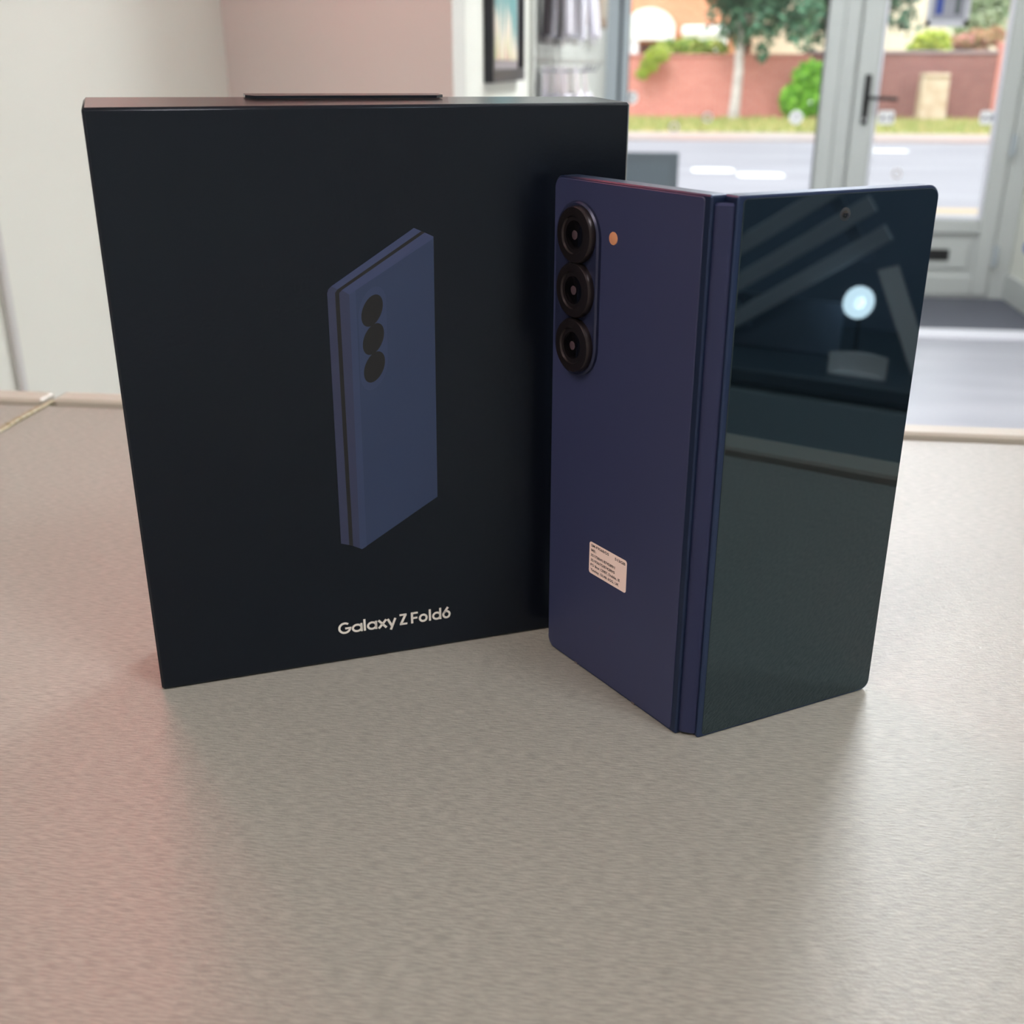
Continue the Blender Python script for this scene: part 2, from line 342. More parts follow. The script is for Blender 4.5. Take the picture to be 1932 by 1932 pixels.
MB().box(0, .05, 0, .5, 0, .16, b=.003).build('carton', mat('brown_card', (150, 128, 108), .7), bp); MB().box(.05, .051, .08, .42, .03, .13).build('window_print', mat('brown_print', (178, 166, 150), .6), bp)
# ------------------------------------------------------------------ counter
def laminate():
    m = bpy.data.materials.new('brushed_laminate'); m.use_nodes = True; nt = m.node_tree; b = nt.nodes['Principled BSDF']
    tc = nt.nodes.new('ShaderNodeTexCoord')
    def nz(sc, det):
        mp = nt.nodes.new('ShaderNodeMapping'); mp.inputs['Scale'].default_value = sc; n = nt.nodes.new('ShaderNodeTexNoise')
        n.inputs['Scale'].default_value = 1; n.inputs['Detail'].default_value = det
        nt.links.new(tc.outputs['Object'], mp.inputs[0]); nt.links.new(mp.outputs[0], n.inputs['Vector']); return n
    n1 = nz((240, 2100, 1), 4); n2 = nz((900, 1500, 1), 2)
    cr = nt.nodes.new('ShaderNodeValToRGB'); cr.color_ramp.elements[0].position = .36; cr.color_ramp.elements[1].position = .64
    cr.color_ramp.elements[0].color = (*lin((141, 141, 133)), 1); cr.color_ramp.elements[1].color = (*lin((168, 166, 157)), 1)
    nt.links.new(n1.outputs[0], cr.inputs[0]); nt.links.new(cr.outputs[0], b.inputs['Base Color'])
    b.inputs['Roughness'].default_value = .34; b.inputs['Specular IOR Level'].default_value = .6
    ad = nt.nodes.new('ShaderNodeMath'); ad.operation = 'ADD'; nt.links.new(n1.outputs[0], ad.inputs[0]); nt.links.new(n2.outputs[0], ad.inputs[1])
    bp_ = nt.nodes.new('ShaderNodeBump'); bp_.inputs['Strength'].default_value = .35; bp_.inputs['Distance'].default_value = .0004
    nt.links.new(ad.outputs[0], bp_.inputs['Height']); nt.links.new(bp_.outputs[0], b.inputs['Normal']); return m
M_lam = laminate(); M_edge = mat('cream_edge_strip', (188, 183, 170), .35); M_body = mat('counter_front', (196, 194, 190), .5)
VC = .567; UJ = -.345; UE = .262
ct = empty('shop_counter', (0, .25, 0)); tag(ct, 'grey brushed laminate shop counter carrying the black box and phone', 'counter')
part(MB().box(UJ + .002, UE, -.16, VC, TOP - .03, TOP, b=.0008), 'worktop', M_lam, ct)
part(MB().box(UJ + .02, UE + .005, -.1, VC + .004, .0, TOP - .03), 'carcass', M_body, ct)
part(MB().box(UJ + .004, UE + .0025, VC, VC + .0025, TOP - .03, TOP - .002), 'joint_gap', M_black, ct)
part(MB().box(UJ + .004, UE + .025, VC + .0025, VC + .018, TOP - .04, TOP + .0035, b=.0015), 'edge_strip', M_edge, ct)
part(MB().box(UE, UE + .0025, -.16, VC, TOP - .03, TOP - .002), 'joint_gap', M_black, ct)
part(MB().box(UE + .0025, UE + .025, -.16, VC + .0025, TOP - .04, TOP + .0035, b=.0015), 'edge_strip', M_edge, ct)
jm = mat('worn_joint_metal', (178, 172, 150), .5, metal=.4, noise=((260, 260, 260), (150, 140, 104), 3), bump=((500, 500, 500), .5, .0006))
for (a, b, w, h) in ((-.16, .528, .0022, .0012), (.528, .562, .0017, .0016), (.562, .576, .0013, .001)):
    part(MB().box(UJ - w, UJ + w + .0006, a, b, TOP - .012, TOP + h, b=.0005), 'joint_strip', jm, ct)
c2 = empty('shop_counter', (-.8, .25, 0)); tag(c2, 'neighbouring counter section beyond the worn metal joint strip, bare on top', 'counter')
part(MB().box(-1.3, UJ - .0026, -.16, VC - .001, TOP - .03, TOP, b=.0008), 'worktop', M_lam, c2)
part(MB().box(-1.28, UJ - .02, -.1, VC + .004, 0, TOP - .03), 'carcass', M_body, c2)
part(MB().box(-1.3, UJ - .003, VC - .001, VC + .0015, TOP - .03, TOP - .002), 'joint_gap', M_black, c2)
part(MB().box(-1.3, UJ - .003, VC + .0015, VC + .018, TOP - .04, TOP + .003, b=.0015), 'edge_strip', M_edge, c2)
# ------------------------------------------------------------------ product box
BA = R(25.827); bw, bh, bd_ = .15305, .17229, .02837
box = empty('product_box', (-.1467, .2796, TOP)); tag(box, 'black cardboard product box with a blue device printed on its front', 'box')
cb, sb = math.cos(BA), math.sin(BA)
def TB(x, y, z): return (x * cb - y * sb, x * sb + y * cb, z)     # x along the front, y into the box
M_card = mat('black_card', (13, 17, 26), .25, spec=.4, bump=((900, 900, 900), .05, .0003))
M_card.node_tree.nodes['Principled BSDF'].inputs['Specular Tint'].default_value = (.7, .84, 1, 1)
def TBl(x, y, z): return TB(x, y, z + (max(y, 0) / bd_ * (.0019 - .0009 * x / bw) if z > bh / 2 else 0))     # lid rises a little towards the back
MB(TBl).box(0, bw, 0, bd_, 0, bh, b=.0008).build('carton', M_card, box)
fl_ = [(.0435, bd_ - .001), (.0435, .0222), (.046, .0195), (.099, .0195), (.1015, .0222), (.1015, bd_ - .001)]
MB(TBl).add([(x, y, bh + z) for z in (.0002, .0010) for x, y in fl_], [(0, 1, 2, 3, 4, 5), (11, 10, 9, 8, 7, 6)] + [(k, (k + 1) % 6, (k + 1) % 6 + 6, k + 6) for k in range(6)]).build('tuck_flap', M_card, box)
blues = [mat('print_blue_' + n, c, .45) for n, c in (('face', (42, 58, 90)), ('bevel', (56, 68, 104)), ('side', (48, 55, 84)), ('edge', (50, 65, 98)), ('island', (48, 63, 96)))]
inkblk = mat('print_black', (20, 23, 27), .45)
pr = MB(TB); yp = -.00012
def poly(pts, mi, lift=0): pr.add([(x, yp - lift, z) for x, z in pts], [tuple(range(len(pts)))], mi)
poly([(.0597, .1215), (.0601, .1226), (.0610, .1234), (.0860, .1388), (.0882, .1378), (.0628, .1224), (.0620, .1214), (.0617, .0416), (.0591, .0425)], 2)     # far half
poly([(.0610, .1234), (.0860, .1388), (.0882, .1378), (.0628, .1224)], 1, .00002)
poly([(.0628, .1224), (.0882, .1378), (.0892, .13735), (.0640, .1221), (.0632, .1213), (.0629, .0411), (.0617, .0416), (.0620, .1214)], 5)                    # seam
poly([(.0632, .1213), (.0640, .1221), (.0661, .1207), (.0650, .0400), (.0629, .0411)], 2)
poly([(.0640, .1221), (.0892, .13735), (.0918, .1361), (.0913, .1353), (.0661, .1207)], 1)
poly([(.0661, .1207), (.0913, .1353), (.0918, .1361), (.0909, .0545), (.0657, .0396), (.0650, .0400)], 0)
poly([(.0661, .1207), (.0680, .1218), (.0672, .0404), (.0657, .0396), (.0650, .0400)], 3, .00002)
isl = []
for k in range(36):
    a = 6.2832 * k / 36; cx, cz = (.0727, .1156) if math.sin(a) > 0 else (.0724, .0986)
    isl.append((cx + .0043 * math.cos(a), cz + .0066 * math.sin(a) + .0024 * math.cos(a)))
poly(isl, 4, .00003)
for (cx, cz) in ((.0726, .1156), (.0726, .1071), (.0725, .0986)):
    poly([(cx + .0033 * math.cos(6.2832 * k / 32), cz + .0043 * math.sin(6.2832 * k / 32) + .0019 * math.cos(6.2832 * k / 32)) for k in range(32)], 5, .00005)
pr.build('printed_device', blues + [inkblk], box, smooth=False, fix=False)
# lettering drawn with strokes: capital height 1
let = MB(TB)
LX, LZ, LH = .0564, .0103, .0041; ksx = (.0943 - .0564) / 1370
def stroke(pts, w=.175, closed=False):
    P = [Vector((p[0], p[1])) for p in pts]; n = len(P); L = []; Rr = []
    for i, p in enumerate(P):
        a = P[(i - 1) % n] if (i or closed) else p; b = P[(i + 1) % n] if (i < n - 1 or closed) else p
        d1 = (p - a).normalized() if (p - a).length > 1e-9 else None; d2 = (b - p).normalized() if (b - p).length > 1e-9 else None
        d1 = d1 or d2; d2 = d2 or d1; n1 = Vector((-d1.y, d1.x)); n2 = Vector((-d2.y, d2.x)); m_ = (n1 + n2)
        m_ = m_ / max(m_.length_squared, .6) * 2; L.append(p + m_ * w / 2); Rr.append(p - m_ * w / 2)
    vs = [(LX + q.x * LH, -.00015, LZ + q.y * LH) for q in L + Rr]; fs = [(i, (i + 1) % n, n + (i + 1) % n, n + i) for i in range(n if closed else n - 1)]
    let.add(vs, fs)
def arc(cx, cy, rx, ry, a0, a1, n=22): return [(cx + rx * math.cos(R(a0 + (a1 - a0) * k / n)), cy + ry * math.sin(R(a0 + (a1 - a0) * k / n))) for k in range(n + 1)]
U = ksx / LH      # zoom pixel -> cap heights
def ux(p): return (p - 250) * U
def bowl(x0, x1, stem=None, top=.74):
    r = (ux(x1) - ux(x0)) / 2 - .0875; cx = (ux(x0) + ux(x1)) / 2
    stroke(arc(cx, .36, r, .285, 0, 345, 30)[:-1] + [arc(cx, .36, r, .285, 0, 359, 30)[-1]], closed=True)
    if stem: stroke([(ux(x1) - .085, 0), (ux(x1) - .085, top)])
gx = (ux(250) + ux(405)) / 2; gr = (ux(405) - ux(250)) / 2 - .09
stroke(arc(gx, .5, gr, .42, 48, 345, 34) + [(gx + gr, .46), (gx + .03, .46)], .18)
bowl(410, 540, True); stroke([(ux(565), 0), (ux(565), 1.04)]); bowl(592, 715, True)
stroke([(ux(733), 0), (ux(827), .73)], .19); stroke([(ux(733), .73), (ux(827), 0)], .19)
stroke([(ux(845), .73), (ux(895), .04)], .19); stroke([(ux(938), .73), (ux(878), -.26)], .19)
stroke([(ux(990), .91), (ux(1076), .91)], .17); stroke([(ux(990), .085), (ux(1082), .085)], .17); stroke([(ux(1066), .93), (ux(1001), .06)], .2)
stroke([(ux(1142), 0), (ux(1142), 1)], .185); stroke([(ux(1142), .915), (ux(1215), .915)], .17); stroke([(ux(1142), .47), (ux(1207), .47)], .17)
bowl(1225, 1335); stroke([(ux(1363), 0), (ux(1363), 1.04)]); bowl(1390, 1505, True, 1.04)
bowl(1517, 1622); stroke([(ux(1532), .46), (ux(1590), 1.0)], .19)
let.build('lettering', mat('print_white', (232, 228, 220), .5), box, smooth=False, fix=False)
# ------------------------------------------------------------------ folding phone
PHH = .1535
phone = empty('folding_phone', (.0165, .2752, TOP)); tag(phone, 'navy blue folding phone standing half open beside the black box', 'phone')
LA, RA = R(130.708), R(32.779)
LO = Vector((.0134 - .0165, .2758 - .2752, 0)); RO = Vector((.0196 - .0165, .2746 - .2752, 0))
ld = Vector((math.cos(LA), math.sin(LA), 0)); ln = Vector((-math.sin(LA), math.cos(LA), 0))     # outward
rd = Vector((math.cos(RA), math.sin(RA), 0)); rn = Vector((math.sin(RA), -math.cos(RA), 0))
def TLp(x, y, z): return LO + ld * x + ln * y + Vector((0, 0, z))
def TRp(x, y, z): return RO + rd * x + rn * y + Vector((0, 0, z))
M_frame = mat('navy_metal_frame', (38, 52, 82), .38, metal=.6)
M_frame2 = mat('navy_metal_edge', (50, 66, 98), .32, metal=.7)
M_backglass = mat('navy_matte_glass', (50, 56, 90), .46, spec=.5)
M_display = mat('black_display_glass', (8, 14, 17), .015, spec=.9, ior=1.62)
MATS['black_display_glass'].node_tree.nodes['Principled BSDF'].inputs['Specular Tint'].default_value = (.56, .84, 1, 1)     # bluish anti-reflection coating
M_lensring = mat('lens_ring_metal', (58, 52, 54), .3, metal=.8)
M_lens = mat('lens_glass', (6, 6, 9), .03, spec=.8)
th = .0056; wl, wr = .06523, .06502
def slab_rr(T, x0, x1, z0, z1, r, ya, yb, b, name, m, parent, n=7):
    return MB(T).slab(rrect(x0, x1, z0, z1, r, n), inset_rr(x0, x1, z0, z1, r, b, n), ya, yb, b).build(name, m, parent)
rad = (.0008, .0034, .0034, .0008)
bk = slab_rr(TLp, 0, wl, 0, PHH, rad, -th, 0, .0004, 'back_half_frame', M_frame, phone)
slab_rr(TLp, .0022, wl - .0005, .0008, PHH - .0006, (.0012, .0030, .0030, .0012), -.0003, .00025, .00015, 'back_glass', M_backglass, bk)
for (xx, zz) in ((.0492, 0), (.0198, 0)):
    MB(TLp).box(xx - .0007, xx + .0007, -th + .0002, .00004, -.00001, .0009).build('antenna_band', mat('antenna_grey', (120, 112, 108), .5), bk)
slab_rr(TLp, .0012, wl - .0008, .001, PHH - .001, (.001, .0028, .0028, .001), -th + .0002, -th - .0003, .0002, 'inner_display', M_display, bk)
cv = slab_rr(TRp, 0, wr, 0, PHH, rad, -th, 0, .0004, 'cover_half_frame', M_frame2, phone)
slab_rr(TRp, .0016, wr - .0005, .0007, PHH - .0007, (.0012, .0031, .0031, .0012), -.0003, .00022, .00015, 'cover_display', M_display, cv)
slab_rr(TRp, .0012, wr - .0008, .001, PHH - .001, (.001, .0028, .0028, .001), -th + .0002, -th - .0003, .0002, 'inner_display', M_display, cv)
MB(TRp).lathe([(.0017, 0), (.0016, .00005)], .0333, .1476, .00022, 24).build('selfie_camera', mat('selfie_ring', (44, 48, 56), .2), cv)
MB(TRp).lathe([(.0010, 0), (.0009, .00004)], .0333, .1476, .00027, 20).build('selfie_lens', M_lens, cv)
# hinge spine: gently convex bar between the halves
mid = (LO + RO) / 2; sx = (RO - LO).normalized(); sy = Vector((sx.y, -sx.x, 0))      # sy towards the camera
chord = (RO - LO).length
prof = []
hw = chord / 2 - .0004
for k in range(13):
    t = -1 + 2 * k / 12; prof.append((hw * t, -.0003 - .0008 * abs(t) ** 5))
prof += [(hw, -.0045), (-hw, -.0045)]
n = len(prof); sp = MB(lambda x, y, z: mid + sx * x + sy * y + Vector((0, 0, z)))
rings = [(.0008, .93), (.0013, 1), (PHH - .0024, 1), (PHH - .0018, .93)]
sp.add([(x * s, y if s == 1 else y - .0005, z) for z, s in rings for x, y in prof], [(r * n + i, r * n + (i + 1) % n, (r + 1) * n + (i + 1) % n, (r + 1) * n + i) for r in range(3) for i in range(n)] + [tuple(range(n))[::-1], tuple(range(3 * n, 4 * n))])
spine = sp.build('hinge_spine', mat('navy_hinge', (42, 49, 84), .36, metal=.35), phone)
MB(lambda x, y, z: mid + sx * x + sy * y + Vector((0, 0, z))).box(-.0035, .0035, -.0075, -.0046, .0006, PHH - .006).build('hinge_core', M_black, phone)
# camera island
isl = slab_rr(TLp, .0424, .0624, .0972, .1473, .00995, 0, .0016, .0005, 'camera_island', mat('navy_island', (40, 46, 74), .35, metal=.3), phone, n=14)
for (cx, cz) in ((.0512, .1383), (.0512, .1228), (.0512, .1067)):
    MB(TLp).lathe([(.0080, 0), (.0080, .0013), (.0076, .0019), (.0054, .0020), (.0051, .0015)], cx, cz, .0016, 48).build('lens_ring', M_lensring, isl)
    MB(TLp).lathe([(.0053, 0), (.0053, .0014), (.0040, .0015)], cx, cz, .0016, 40).build('lens_glass', M_lens, isl)
    MB(TLp).lathe([(.0013, 0), (.0011, .00006)], cx - .0002, cz, .00311, 24).build('lens_iris', mat('lens_iris', (74, 60, 66), .25), isl)
MB(TLp).lathe([(.0018, 0), (.0017, .00025), (.0011, .0004)], .0371, .1388, .0002, 28).build('flash', mat('flash_lens', (214, 150, 112), .3), phone)
# sticker with lettering
stk = slab_rr(TLp, .0252, .0434, .0359, .0465, .0009, .0002, .00034, .00002, 'label_sticker', mat('sticker_paper', (255, 230, 221), .55), phone)
ink = mat('sticker_ink', (40, 28, 30), .6)
SW, SH = .0182, .0106
def sline(txt, s0, s1, t0, t1): text_mesh(txt, lambda x, y, z: TLp(.0434 - x, y, .0465 + z), s0 * SW, s1 * SW, -t1 * SH, (t1 - t0) * SH, ink, 'sticker_lettering', stk, .028, .00037)
sline('SM-F956B/DS', .05, .53, .055, .135); sline('512GB', .69, .965, .075, .155); sline('IMEI :', .05, .19, .205, .285)
sline('351758/41/874289/1', .045, .70, .36, .44); sline('351936/75/874289/5', .045, .70, .515, .595)
sline('PO Box 12987, Dublin, IE', .045, .84, .67, .75); sline('Yateley, GU46 6GG, UK', .045, .82, .825, .905)
text_mesh('CE', lambda x, y, z: TLp(.0404 - x, y, z), 0, .0045, .0172, .0026, mat('faint_mark', (58, 58, 90), .5), 'faint_mark', bk, 0, .00028)
bx = MB(TLp)
for (a, b) in (((.0300, .0162), (.0335, .0206)), ((.0335, .0162), (.0300, .0206)), ((.0303, .0172), (.0332, .0172)), ((.0303, .0200), (.0332, .0200))):
    d = Vector((b[0] - a[0], b[1] - a[1])).normalized(); p = Vector((-d.y, d.x)) * .00014
    bx.add([(a[0] + p.x, .00028, a[1] + p.y), (b[0] + p.x, .00028, b[1] + p.y), (b[0] - p.x, .00028, b[1] - p.y), (a[0] - p.x, .00028, a[1] - p.y)], [(0, 1, 2, 3)])
bx.build('faint_mark', MATS['faint_mark'], bk, smooth=False, fix=False)
# ------------------------------------------------------------------ stand-ins added out of view on the right for the cover display's reflection
sh = empty('reflection_cabinet', (1.62, 0, 0)); tag(sh, 'low grey blue cabinet added out of view for the phone display reflection', 'cabinet')  # invented cabinet, its tones only shape the cover display's reflection
M_slate = mat('slate_board', (112, 128, 150), .55)
part(MB().box(1.79, 1.825, -.75, .6, 0, 1.02, b=.002), 'back_panel', M_slate, sh)
part(MB().box(1.42, 1.79, -.75, .6, .08, .655), 'carcass', M_slate, sh)
part(MB().box(1.40, 1.79, -.76, .61, .66, .685, b=.003), 'top_board', mat('cabinet_top', (70, 82, 94), .5), sh)
for k in range(3):
    y0 = -.745 + k * .449; part(MB().box(1.402, 1.42, y0, y0 + .445, .085, .65, b=.003), 'door_panel', mat('pale_cabinet_door', (150, 166, 172), .5), sh)
    part(MB().box(1.395, 1.402, y0 + .03, y0 + .05, .5, .6, b=.002), 'door_handle', M_black, sh)
rl = empty('reflection_ring', (1.5, -.064, .685)); tag(rl, 'small glowing white ring added out of view for the phone display reflection', 'lamp')  # made-up glowing ring, gives the bright loop in the display reflection
MB().tube([(0, 0, 0), (0, 0, .006)], .03, 24).build('foot', M_black, rl)
MB().tube([(.012, 0, .006), (.012, 0, .08)], .002).build('stem', M_black, rl)
MB(lambda x, y, z: (-y * .75 + x * .66, x * .75 + y * .66, z)).lathe([(.025, 0), (.025, .006), (.009, .006), (.009, .002)], 0, .103, -.004, 32).build('ring', mat('ring_glow', (250, 250, 250), .5, emit=8), rl)
cd = empty('reflection_card', (1.5, 0, .685)); tag(cd, 'narrow white card added on the cabinet for the phone display reflection', 'card')  # added card, stands in for the pale bar mirrored in the display
MB().add([(0, .03, 0), (0, .062, .004), (0, -.012, .165), (0, -.042, .155), (.003, .03, 0), (.003, .062, .004), (.003, -.012, .165), (.003, -.042, .155)], [(0, 1, 2, 3), (7, 6, 5, 4), (0, 4, 5, 1), (1, 5, 6, 2), (2, 6, 7, 3), (3, 7, 4, 0)]).build('sheet', M_white, cd)
MB().box(.003, .02, .03, .06, 0, .002).build('foot', M_white, cd)
tr = empty('reflection_tray', (1.44, -.04, .685)); tag(tr, 'low white curved tray added on the cabinet for the phone display reflection', 'tray')  # added tray, stands in for the pale curve mirrored in the display
MB().add([(.02 * math.sin(R(a)) * s - .0, -.045 + .09 * k / 10, .035 * h) for k, a in [(i, 180 * i / 10) for i in range(11)] for s, h in ((1, 0), (1, 1), (.8, 1), (.8, 0))], [(4 * i + j, 4 * i + (j + 1) % 4, 4 * i + 4 + (j + 1) % 4, 4 * i + 4 + j) for i in range(10) for j in range(4)]).build('wall', M_white, tr)
MB().box(0, .02, -.04, .04, 0, .003).build('base', M_white, tr)
fd = empty('reflection_slats', (1.52, -.2, .685)); tag(fd, 'grey slanting slats added on the cabinet for the phone display reflection', 'rack')  # added slats, stand in for the slanting bands mirrored in the display
Tf = lambda x, y, z: (x, y * .8 - z * .55, y * .55 + z * .8)
M_rk = mat('rack_grey', (176, 182, 190), .4)
for k in range(3): MB(Tf).box(0, .012, -.06, .26, .07 + k * .052, .098 + k * .052, b=.002).build('slat', M_rk, fd)
for y in (-.04, .2): MB(Tf).box(.012, .024, y, y + .02, .06, .21, b=.002).build('upright', M_slate, fd)
MB().box(.026, .04, -.1, .1, 0, .09, b=.002).build('foot', M_slate, fd)
# ------------------------------------------------------------------ lamps added out of view: ceiling panels and a pink wall lamp
for (x, y, k) in ((.68, 2.6, 1.35), (.68, 4.5, .8), (-.7, -.9, .62), (1.05, -.45, .48)):  # unseen lamps; front one assumed from the counter's sheen, others added for brightness
    e = empty('added_ceiling_lamp', (x, y, CEIL)); lab = {2.6: 'square white ceiling lamp assumed above the floor in front of the counter', 4.5: 'square white ceiling lamp added above the floor by the shop door'}.get(y, 'square white ceiling lamp added behind the counter on the %s side' % ('added cabinet' if x > 0 else 'blush wall'))
    tag(e, lab, 'lamp', 'added ceiling lamps')
    MB().box(-.31, .31, -.31, .31, -.03, 0, b=.004).build('housing', M_white, e)
    MB().box(-.29, .29, -.29, .29, -.034, -.029).build('diffuser', mat('diffuser_%.2f' % k, (255, 236, 228) if k == .62 else (247, 252, 255), .5, emit=LAMP_POWER * k), e)  # rear left lamp given a pinkish tint to warm the phone's sticker
wlp = empty('assumed_pink_lamp', (UA, 1.0, 1.6)); tag(wlp, 'assumed pink lamp of three upright tubes high on the white wall beside the alcove', 'lamp')  # unseen lamp, assumed as the cause of the pink tint on the counter
MB().box(0, .03, -.2, .2, -.02, .02, b=.004).build('bracket', M_white, wlp)
for yy in (-.17, 0, .17):
    MB().tube([(.05, yy, -.05), (.05, yy, .4)], .02, 16).build('tube', mat('assumed_pink_tube', (255, 120, 120), .4, emit=10.5, emit_rgb=(255, 116, 112)), wlp)
# ------------------------------------------------------------------ outdoors
GZ = -.1
struct(MB().box(-25, 40, VF + .12, 10.5, GZ - .1, GZ).build('pavement', mat('paving', (164, 160, 162), .85, noise=((.6, .6, .6), (154, 150, 152), 4))))
struct(MB().box(-25, 40, 10.5, 10.75, GZ - .1, GZ + .004).build('kerb', mat('kerb_stone', (168, 152, 132), .8)))
struct(MB().box(-25, 40, 10.75, 21.3, GZ - .2, GZ - .05).build('road', mat('asphalt', (150, 148, 156), .8, noise=((.25, 1.6, .5), (134, 132, 140), 4))))
struct(MB().box(-25, 40, 21.3, 23.2, GZ - .1, GZ + .004).build('far_pavement', mat('far_paving', (178, 152, 144), .85, noise=((.4, .8, .4), (168, 160, 158), 3))))
struct(MB().box(-25, 40, 23.2, 60, GZ - .1, GZ).build('garden_ground', mat('turf_soil', (150, 158, 96), .9, noise=((.5, .5, .5), (186, 172, 116), 4))))
g = MB()
for i in range(9000):
    x = random.uniform(-4, 12); y = random.uniform(23.25, 29.5); h = random.uniform(.05, .12); a = random.uniform(0, 3.14); w = .03; dx, dy = math.cos(a) * w, math.sin(a) * w
    g.add([(x - dx, y - dy, GZ), (x + dx, y + dy, GZ), (x + random.uniform(-.04, .04), y + random.uniform(-.04, .04), GZ + h)], [(0, 1, 2)], random.choice((0, 0, 1)))
tag(g.build('grass_verge', [mat('grass_a', (152, 160, 96), .9), mat('grass_b', (186, 174, 120), .9)], None, smooth=False, fix=False), 'yellow green grass verge between the road and the brick wall', 'grass', kind='stuff')
def dash(x0, x1, y, h, lab, m):
    a = PX(x0, y, 1); b = PX(x1, y, 1); zz = GZ - .05
    t = (zz - CAMZ) / (a.z - CAMZ); t2 = (zz - CAMZ) / (b.z - CAMZ); xa, ya, xb, yb = a.x * t, t, b.x * t2, t2; vy = (ya + yb) / 2
    o = MB().slab([(p, q) for p, q in rrect(xa, xb, vy - h, vy + h, min(.12, h * .9))], inset_rr(xa, xb, vy - h, vy + h, min(.12, h * .9), .002), 0, .004, .002)
    o.v = [(p[0], p[2], zz + p[1]) for p in o.v]
    tag(o.build('road_marking', m), lab, 'road marking', 'road markings')
M_rm = mat('road_paint', (250, 250, 248), .6)
dash(1306, 1384, 321, .28, 'white painted patch on the road beside the dark board', M_rm)
dash(1392, 1478, 330, .25, 'white painted patch on the road before the pale tree trunk', M_rm)
dash(1640, 1712, 284, .2, 'white painted dash on the road behind the door handle stile', M_rm)
dash(1560, 2100, 396, .06, 'yellow edge line along the near kerb', mat('yellow_paint', (206, 164, 90), .7))
# dark board outside the window
ab = empty('pavement_board', (-.2, 7.6, GZ)); tag(ab, 'dark grey folding board standing on the pavement outside the window', 'sign board')
M_ab = mat('board_grey', (58, 66, 74), .6)
for s, nm in ((-1, 'front_board'), (1, 'rear_board')):
    MB(lambda x, y, z: (x, s * (.02 + (.7 - z) * .28) + y, z)).box(-.33, .335, -.008, .008, 0, .7, b=.003).build(nm, M_ab, ab)
    MB(lambda x, y, z: (x, s * (.02 + (.7 - z) * .28) + y, z)).box(-.28, .285, s * .008, s * .010, .06, .64).build('panel_inset', mat('board_inset', (62, 71, 80), .5), ab)
# garden wall
M_brick = brick_mat('red_brick', (214, 132, 122), (202, 116, 108), (214, 170, 160), 1.0)  # lighter brick: overexposed light on the left stretch is put into the colour
gw = empty('garden_wall', (4, 29.65, GZ)); tag(gw, 'long red brick garden wall behind the grass verge', 'wall')
ztop = PX(1300, 106, 29.65).z; zt2 = PX(1750, 101, 29.65).z
part(MB().box(-14, 3.6, 29.65, 29.9, GZ, ztop), 'wall_panel', M_brick, gw)
part(MB().box(3.6, 8.0, 29.65, 29.9, GZ, zt2), 'wall_panel', brick_mat('red_brick_darker', (146, 92, 88), (128, 76, 74), (150, 122, 118), 1.0), gw)  # same brick as the left panel, in a darker tone
part(MB().box(8.0, 14, 29.6, 29.95, GZ, PX(1870, 78, 29.6).z, b=.02), 'wall_pier', M_brick, gw)
part(MB().box(3.6, 8.0, 29.6, 29.95, zt2, zt2 + .08, b=.01), 'coping', mat('coping_grey', (150, 132, 136), .8), gw)
part(MB().box(-14, 3.6, 29.6, 29.95, ztop, ztop + .06, b=.01), 'coping', mat('coping_red', (204, 140, 132), .8), gw)
# stone cabinet by the wall
a = PX(1735, 215, 28.6); b = PX(1796, 137, 28.6)
sc = empty('stone_block', ((a.x + b.x) / 2, 28.9, GZ)); tag(sc, 'cream upright stone block standing against the red brick wall', 'stone'); w = (b.x - a.x) / 2
MB(lambda x, y, z: (x * (1.06 - .07 * z), y, z)).box(-w, w, -.25, .25, 0, b.z - GZ - .1, b=.03).build('block', mat('cream_stone', (206, 190, 170), .85, noise=((4, 4, 4), (186, 160, 136), 4)), sc)
MB().box(-w * .98, w * .98, -.28, .28, b.z - GZ - .1, b.z - GZ, b=.03).build('cap', MATS['cream_stone'], sc)
# plants
def foliage(cs, n, size, mats, seed):
    rnd = random.Random(seed); m = MB()
    tot = sum(c[3] * c[4] * c[5] for c in cs)
    for c in cs:
        for i in range(max(20, int(n * c[3] * c[4] * c[5] / tot))):
            while True:
                p = Vector((rnd.uniform(-1, 1), rnd.uniform(-1, 1), rnd.uniform(-1, 1)))
                if .2 < p.length < 1: break
            p = p * (.55 + .45 * rnd.random()) / max(p.length, .3) if rnd.random() < .6 else p
            q = Vector((c[0] + p.x * c[3], c[1] + p.y * c[4], c[2] + p.z * c[5]))
            u = Vector((rnd.gauss(0, 1), rnd.gauss(0, 1), rnd.gauss(0, 1))).normalized(); v = u.orthogonal().normalized(); s = size * rnd.uniform(.6, 1.3)
            m.add([q - u * s, q + v * s * .5, q + u * s, q - v * s * .5], [(0, 1, 2, 3)], rnd.randrange(len(mats)))
    return m
G = {n: mat('leaf_' + n, c, .7) for n, c in dict(d1=(74, 116, 92), d2=(96, 140, 110), d3=(58, 94, 70), b1=(126, 190, 58), b2=(150, 206, 76), b3=(94, 150, 50), y1=(206, 212, 92), y2=(178, 192, 74), h1=(150, 176, 72), h2=(186, 190, 96), h3=(110, 140, 60), p1=(190, 206, 170), p2=(160, 184, 146), p3=(206, 216, 190), o1=(190, 146, 110), o2=(164, 150, 102), o3=(196, 158, 132), k1=(214, 140, 140)).items()}
